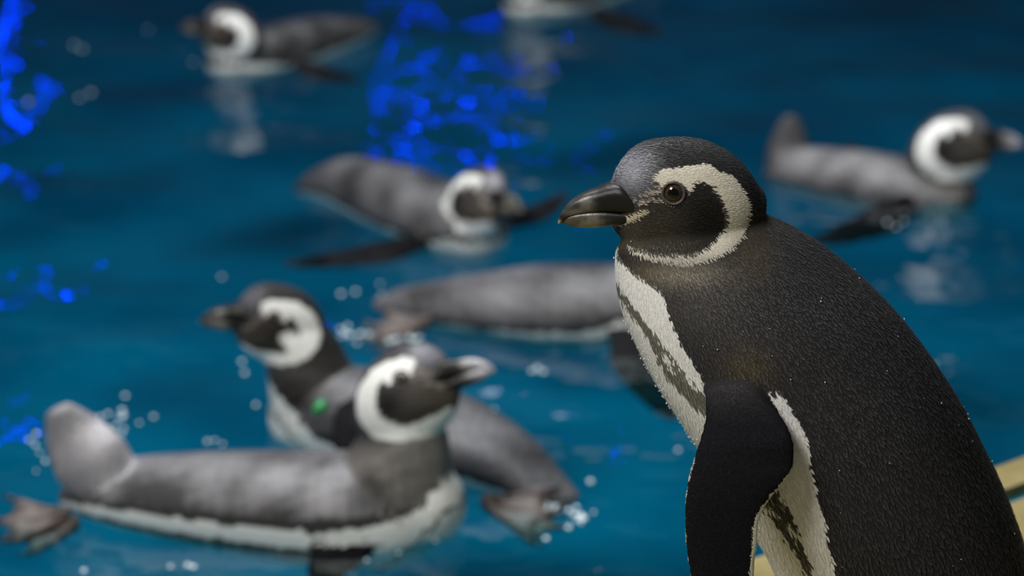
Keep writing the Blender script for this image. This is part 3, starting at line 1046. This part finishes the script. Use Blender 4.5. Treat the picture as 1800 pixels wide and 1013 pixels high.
# B: upright neck, green band on the flipper
B = swimmer('penguin with a green flipper band, upright neck, swimming behind the cocked-tail one',
        [(1008, 877, 3.07, .6, 1.4), (960, 858, 3.09, 1.7, 3.6), (890, 815, 3.13, 3.6, 5.4), (800, 775, 3.18, 5.0, 6.8), (700, 745, 3.22, 5.8, 7.2), (600, 730, 3.26, 6.0, 6.8), (535, 730, 3.28, 4.8, 5.0)],
        [(570, 735, 3.27, 6.0, 5.6), (553, 690, 3.27, 5.6, 5.0), (538, 640, 3.27, 5.0, 4.3), (518, 596, 3.27, 4.2, 3.5), (500, 565, 3.27, 3.0, 2.6)],
        hframe(492, 570, 3.27, 186, 13, 1.03),
        flippers=[(at(655, 700, 3.17), at(585, 812, 3.12), (1, 0, 0.4), 6.4)],
        feet=[(atz(852, 892, -0.002), (1, -0.25, -0.02), (0, -0.35, 0.9), 1.0), (atz(880, 905, -0.01), (1, -0.5, -0.05), (0.0, -0.3, 0.9), 0.9)],
        dark=(0.085, 0.083, 0.088), th=(104, 118, 122), chest=90, seed=21, bib=3.4, neck_col=(0.05, 0.046, 0.043), cheek_spot=True, head_dark=(0.022, 0.021, 0.021))
V, F = [], []
bc = at(563, 716, 3.145)
for i in range(24):
    a = 2 * math.pi * i / 24
    for dx, rr in ((-.006, .0095), (-.006, .012), (.006, .012), (.006, .0095)):
        V.append((dx, rr * math.cos(a), rr * math.sin(a) * 0.75))
for i in range(24):
    for j in range(4):
        F.append((i * 4 + j, i * 4 + (j + 1) % 4, ((i + 1) % 24) * 4 + (j + 1) % 4, ((i + 1) % 24) * 4 + j))
bd = link('flipper_band', mesh_from('flipper_band', V, F), M['green_band'])
place(bd, B, Matrix.Translation(bc) @ Matrix.Rotation(0.5, 4, 'Y'))
bd['label'] = 'green identification band'

# C: low in the water, its head behind the standing bird
swimmer('penguin floating low behind the standing bird, its head hidden behind that bird',
        [(668, 532, 3.79, .9, 1.8), (710, 534, 3.78, 2.3, 3.6), (780, 538, 3.76, 3.6, 5.0), (860, 540, 3.74, 4.8, 6.4), (950, 540, 3.72, 5.8, 7.2), (1050, 540, 3.70, 5.8, 7.2), (1130, 535, 3.68, 5.0, 6.2), (1185, 530, 3.67, 4.0, 4.8)],
        [(1165, 530, 3.67, 4.2, 4.4), (1215, 515, 3.66, 3.6, 3.6), (1262, 497, 3.65, 3.0, 2.7)],
        hframe(1270, 492, 3.65, -5, 0, 1.0), neck_side=(0, 1, 0),
        flippers=[(at(1095, 580, 3.63), atz(1168, 748, -0.055), (1, 0, 0.1), 6.2)],
        feet=[(atz(755, 575, 0.0), (-1, 0, 0.0), (0, -0.2, 0.98), 0.95), (atz(735, 588, -0.006), (-1, -0.2, -0.02), (0, -0.2, 0.98), 0.9)],
        dark=(0.10, 0.095, 0.10), th=(104, 120, 126), seed=31)

# D: swimming towards the viewer's right with flippers spread
swimmer('penguin swimming with both dark flippers spread flat, its head turned three-quarters',
        [(530, 330, 4.36, .9, 1.8), (565, 322, 4.33, 2.6, 3.4), (610, 322, 4.29, 4.1, 5.0), (670, 342, 4.23, 5.0, 6.4), (735, 368, 4.16, 5.5, 6.9), (800, 398, 4.10, 5.4, 6.4), (840, 412, 4.06, 4.4, 5.2)],
        [(815, 405, 4.08, 5.0, 4.8), (838, 385, 4.06, 4.2, 3.9), (846, 360, 4.05, 3.0, 2.8)],
        hframe(840, 358, 4.05, -47, 16, 1.1, 22),
        flippers=[(at(745, 424, 4.06), atz(505, 476, 0.004), (0.3, 1, 0.25), 5.2), (at(895, 392, 4.12), atz(1010, 343, 0.006), (-0.3, 1, 0.1), 5.2)],
        dark=(0.08, 0.077, 0.08), th=(108, 112, 114), chest=88, seed=41, bib=9.5)

# E: to the right, tail cocked up
swimmer('penguin swimming beyond the standing bird\'s back, dark tail raised, pale bill level',
        [(1362, 306, 4.47, 1.8, 2.5), (1405, 302, 4.44, 3.7, 4.6), (1470, 312, 4.41, 4.6, 6.0), (1550, 326, 4.37, 5.0, 6.6), (1625, 342, 4.33, 5.0, 6.2), (1675, 348, 4.31, 4.2, 4.8)],
        [(1655, 345, 4.32, 5.0, 4.6), (1662, 310, 4.31, 4.3, 3.9), (1670, 268, 4.31, 3.2, 2.9)],
        hframe(1672, 260, 4.31, -4, 13, 1.18, 20),
        tail=[(1385, 296, 4.45, 3.6, 2.8), (1386, 262, 4.46, 3.4, 1.8), (1388, 228, 4.46, 2.4, 1.0), (1389, 206, 4.46, 1.3, .5)],
        flippers=[(at(1600, 358, 4.27), atz(1432, 440, -0.012), (0.5, 1, 0.2), 6.0), (at(1560, 300, 4.43), at(1482, 248, 4.52), (1, 0, -0.4), 4.5)],
        dark=(0.13, 0.122, 0.125), th=(104, 114, 120), chest=88, seed=51, rump_pale=0.28, bib=7.0, pale_bill=True)

# F, G: far swimmers
def far_bird(label, fx, fy, dY, seed, flip):
    T = lambda l: [(fx(n[0]), fy(n[1]), n[2] + dY, n[3], n[4]) for n in l]
    swimmer(label,
        T([(652, 50, 5.38, 1.2, 2.0), (620, 55, 5.35, 2.8, 3.8), (570, 67, 5.30, 4.2, 5.4), (510, 84, 5.24, 5.0, 6.4), (450, 100, 5.18, 5.0, 6.4), (402, 110, 5.14, 4.3, 5.0)]),
        T([(420, 106, 5.15, 5.0, 4.6), (414, 84, 5.14, 4.2, 3.8), (408, 62, 5.13, 3.0, 2.7)]),
        hframe(fx(407), fy(60), 5.13 + dY, 168, 12, 1.04, -10),
        flippers=[flip],
        dark=(0.05, 0.049, 0.05), head_dark=(0.045, 0.04, 0.04), th=(100, 118, 124), chest=80, seed=seed, bib=5.6)
far_bird('dark penguin with white collar and white chest swimming in the far blue-lit water', lambda x: x, lambda y: y, 0.0, 61,
         (at(525, 112, 5.17), atz(625, 150, -0.005), (-0.3, 1, 0.2), 5.0))
far_bird('dark penguin farthest out in the pool, swimming with one thin black flipper trailing', lambda x: 925 + (x - 405) * .94, lambda y: 6 + (y - 108) * .94, 0.46, 71,
         (at(1045, 22, 5.62), atz(1160, 64, -0.005), (-0.3, 1, 0.2), 5.0))

# ------------------------------------------------------------------ foam and splashes
def foam():
    bm = bmesh.new()
    spots = []
    def cluster(px, py, n, sx, sy, r0=0.0012, r1=0.004):
        for _ in range(n):
            spots.append((random.gauss(px, sx), random.gauss(py, sy), random.uniform(r0, r1)))
    for p in ((52, 783), (63, 793), (80, 820), (165, 738), (175, 732), (190, 725), (213, 718), (220, 690), (245, 748), (270, 735), (215, 770), (365, 786), (378, 784), (392, 790),
              (450, 720), (300, 1000), (330, 998), (148, 1010), (340, 1003), (615, 585), (635, 580), (650, 582), (628, 600), (700, 590), (720, 588), (390, 490), (600, 518), (625, 515), (668, 500),
              (672, 520), (945, 655), (935, 660), (955, 660), (850, 735), (870, 748), (885, 755), (895, 765), (825, 720), (1010, 905), (1022, 915), (1028, 912), (1038, 850), (960, 950), (1000, 898),
              (795, 948), (720, 965), (730, 962), (1192, 797), (575, 350), (905, 390), (340, 110), (130, 80), (145, 88), (160, 165), (140, 175), (260, 52), (322, 50), (50, 180), (430, 650), (425, 630), (1560, 395)):
        spots.append((p[0], p[1], random.uniform(0.0024, 0.0042)))
    cluster(370, 918, 22, 28, 5)
    cluster(425, 922, 14, 18, 4)
    cluster(570, 926, 8, 14, 4)
    cluster(625, 580, 16, 14, 6)
    cluster(700, 592, 14, 26, 6)
    cluster(590, 785, 18, 14, 9)
    cluster(870, 745, 10, 22, 14)
    cluster(1015, 908, 10, 12, 8)
    cluster(80, 800, 8, 14, 30)
    cluster(200, 735, 8, 18, 10)
    cluster(950, 890, 10, 30, 6)
    cluster(680, 960, 8, 40, 14)
    cluster(1630, 400, 12, 30, 18, .001, .003)
    for px, py, r in spots:
        p = atz(px, py, 0.0)
        z = ripple(np.array([p[0]]), np.array([p[1]]))[0]
        mt = Matrix.Translation((p[0], p[1], z)) @ Matrix.Diagonal((1, 1, 0.7, 1))
        bmesh.ops.create_icosphere(bm, subdivisions=2, radius=r, matrix=mt)
    me = bpy.data.meshes.new('foam_bubbles'); bm.to_mesh(me); bm.free()
    o = link('foam_bubbles', me, M['foam'])
    o['kind'] = 'stuff'
    o['label'] = 'pale bubbles and splash drops scattered on the blue water'
    o['category'] = 'bubbles'
foam()
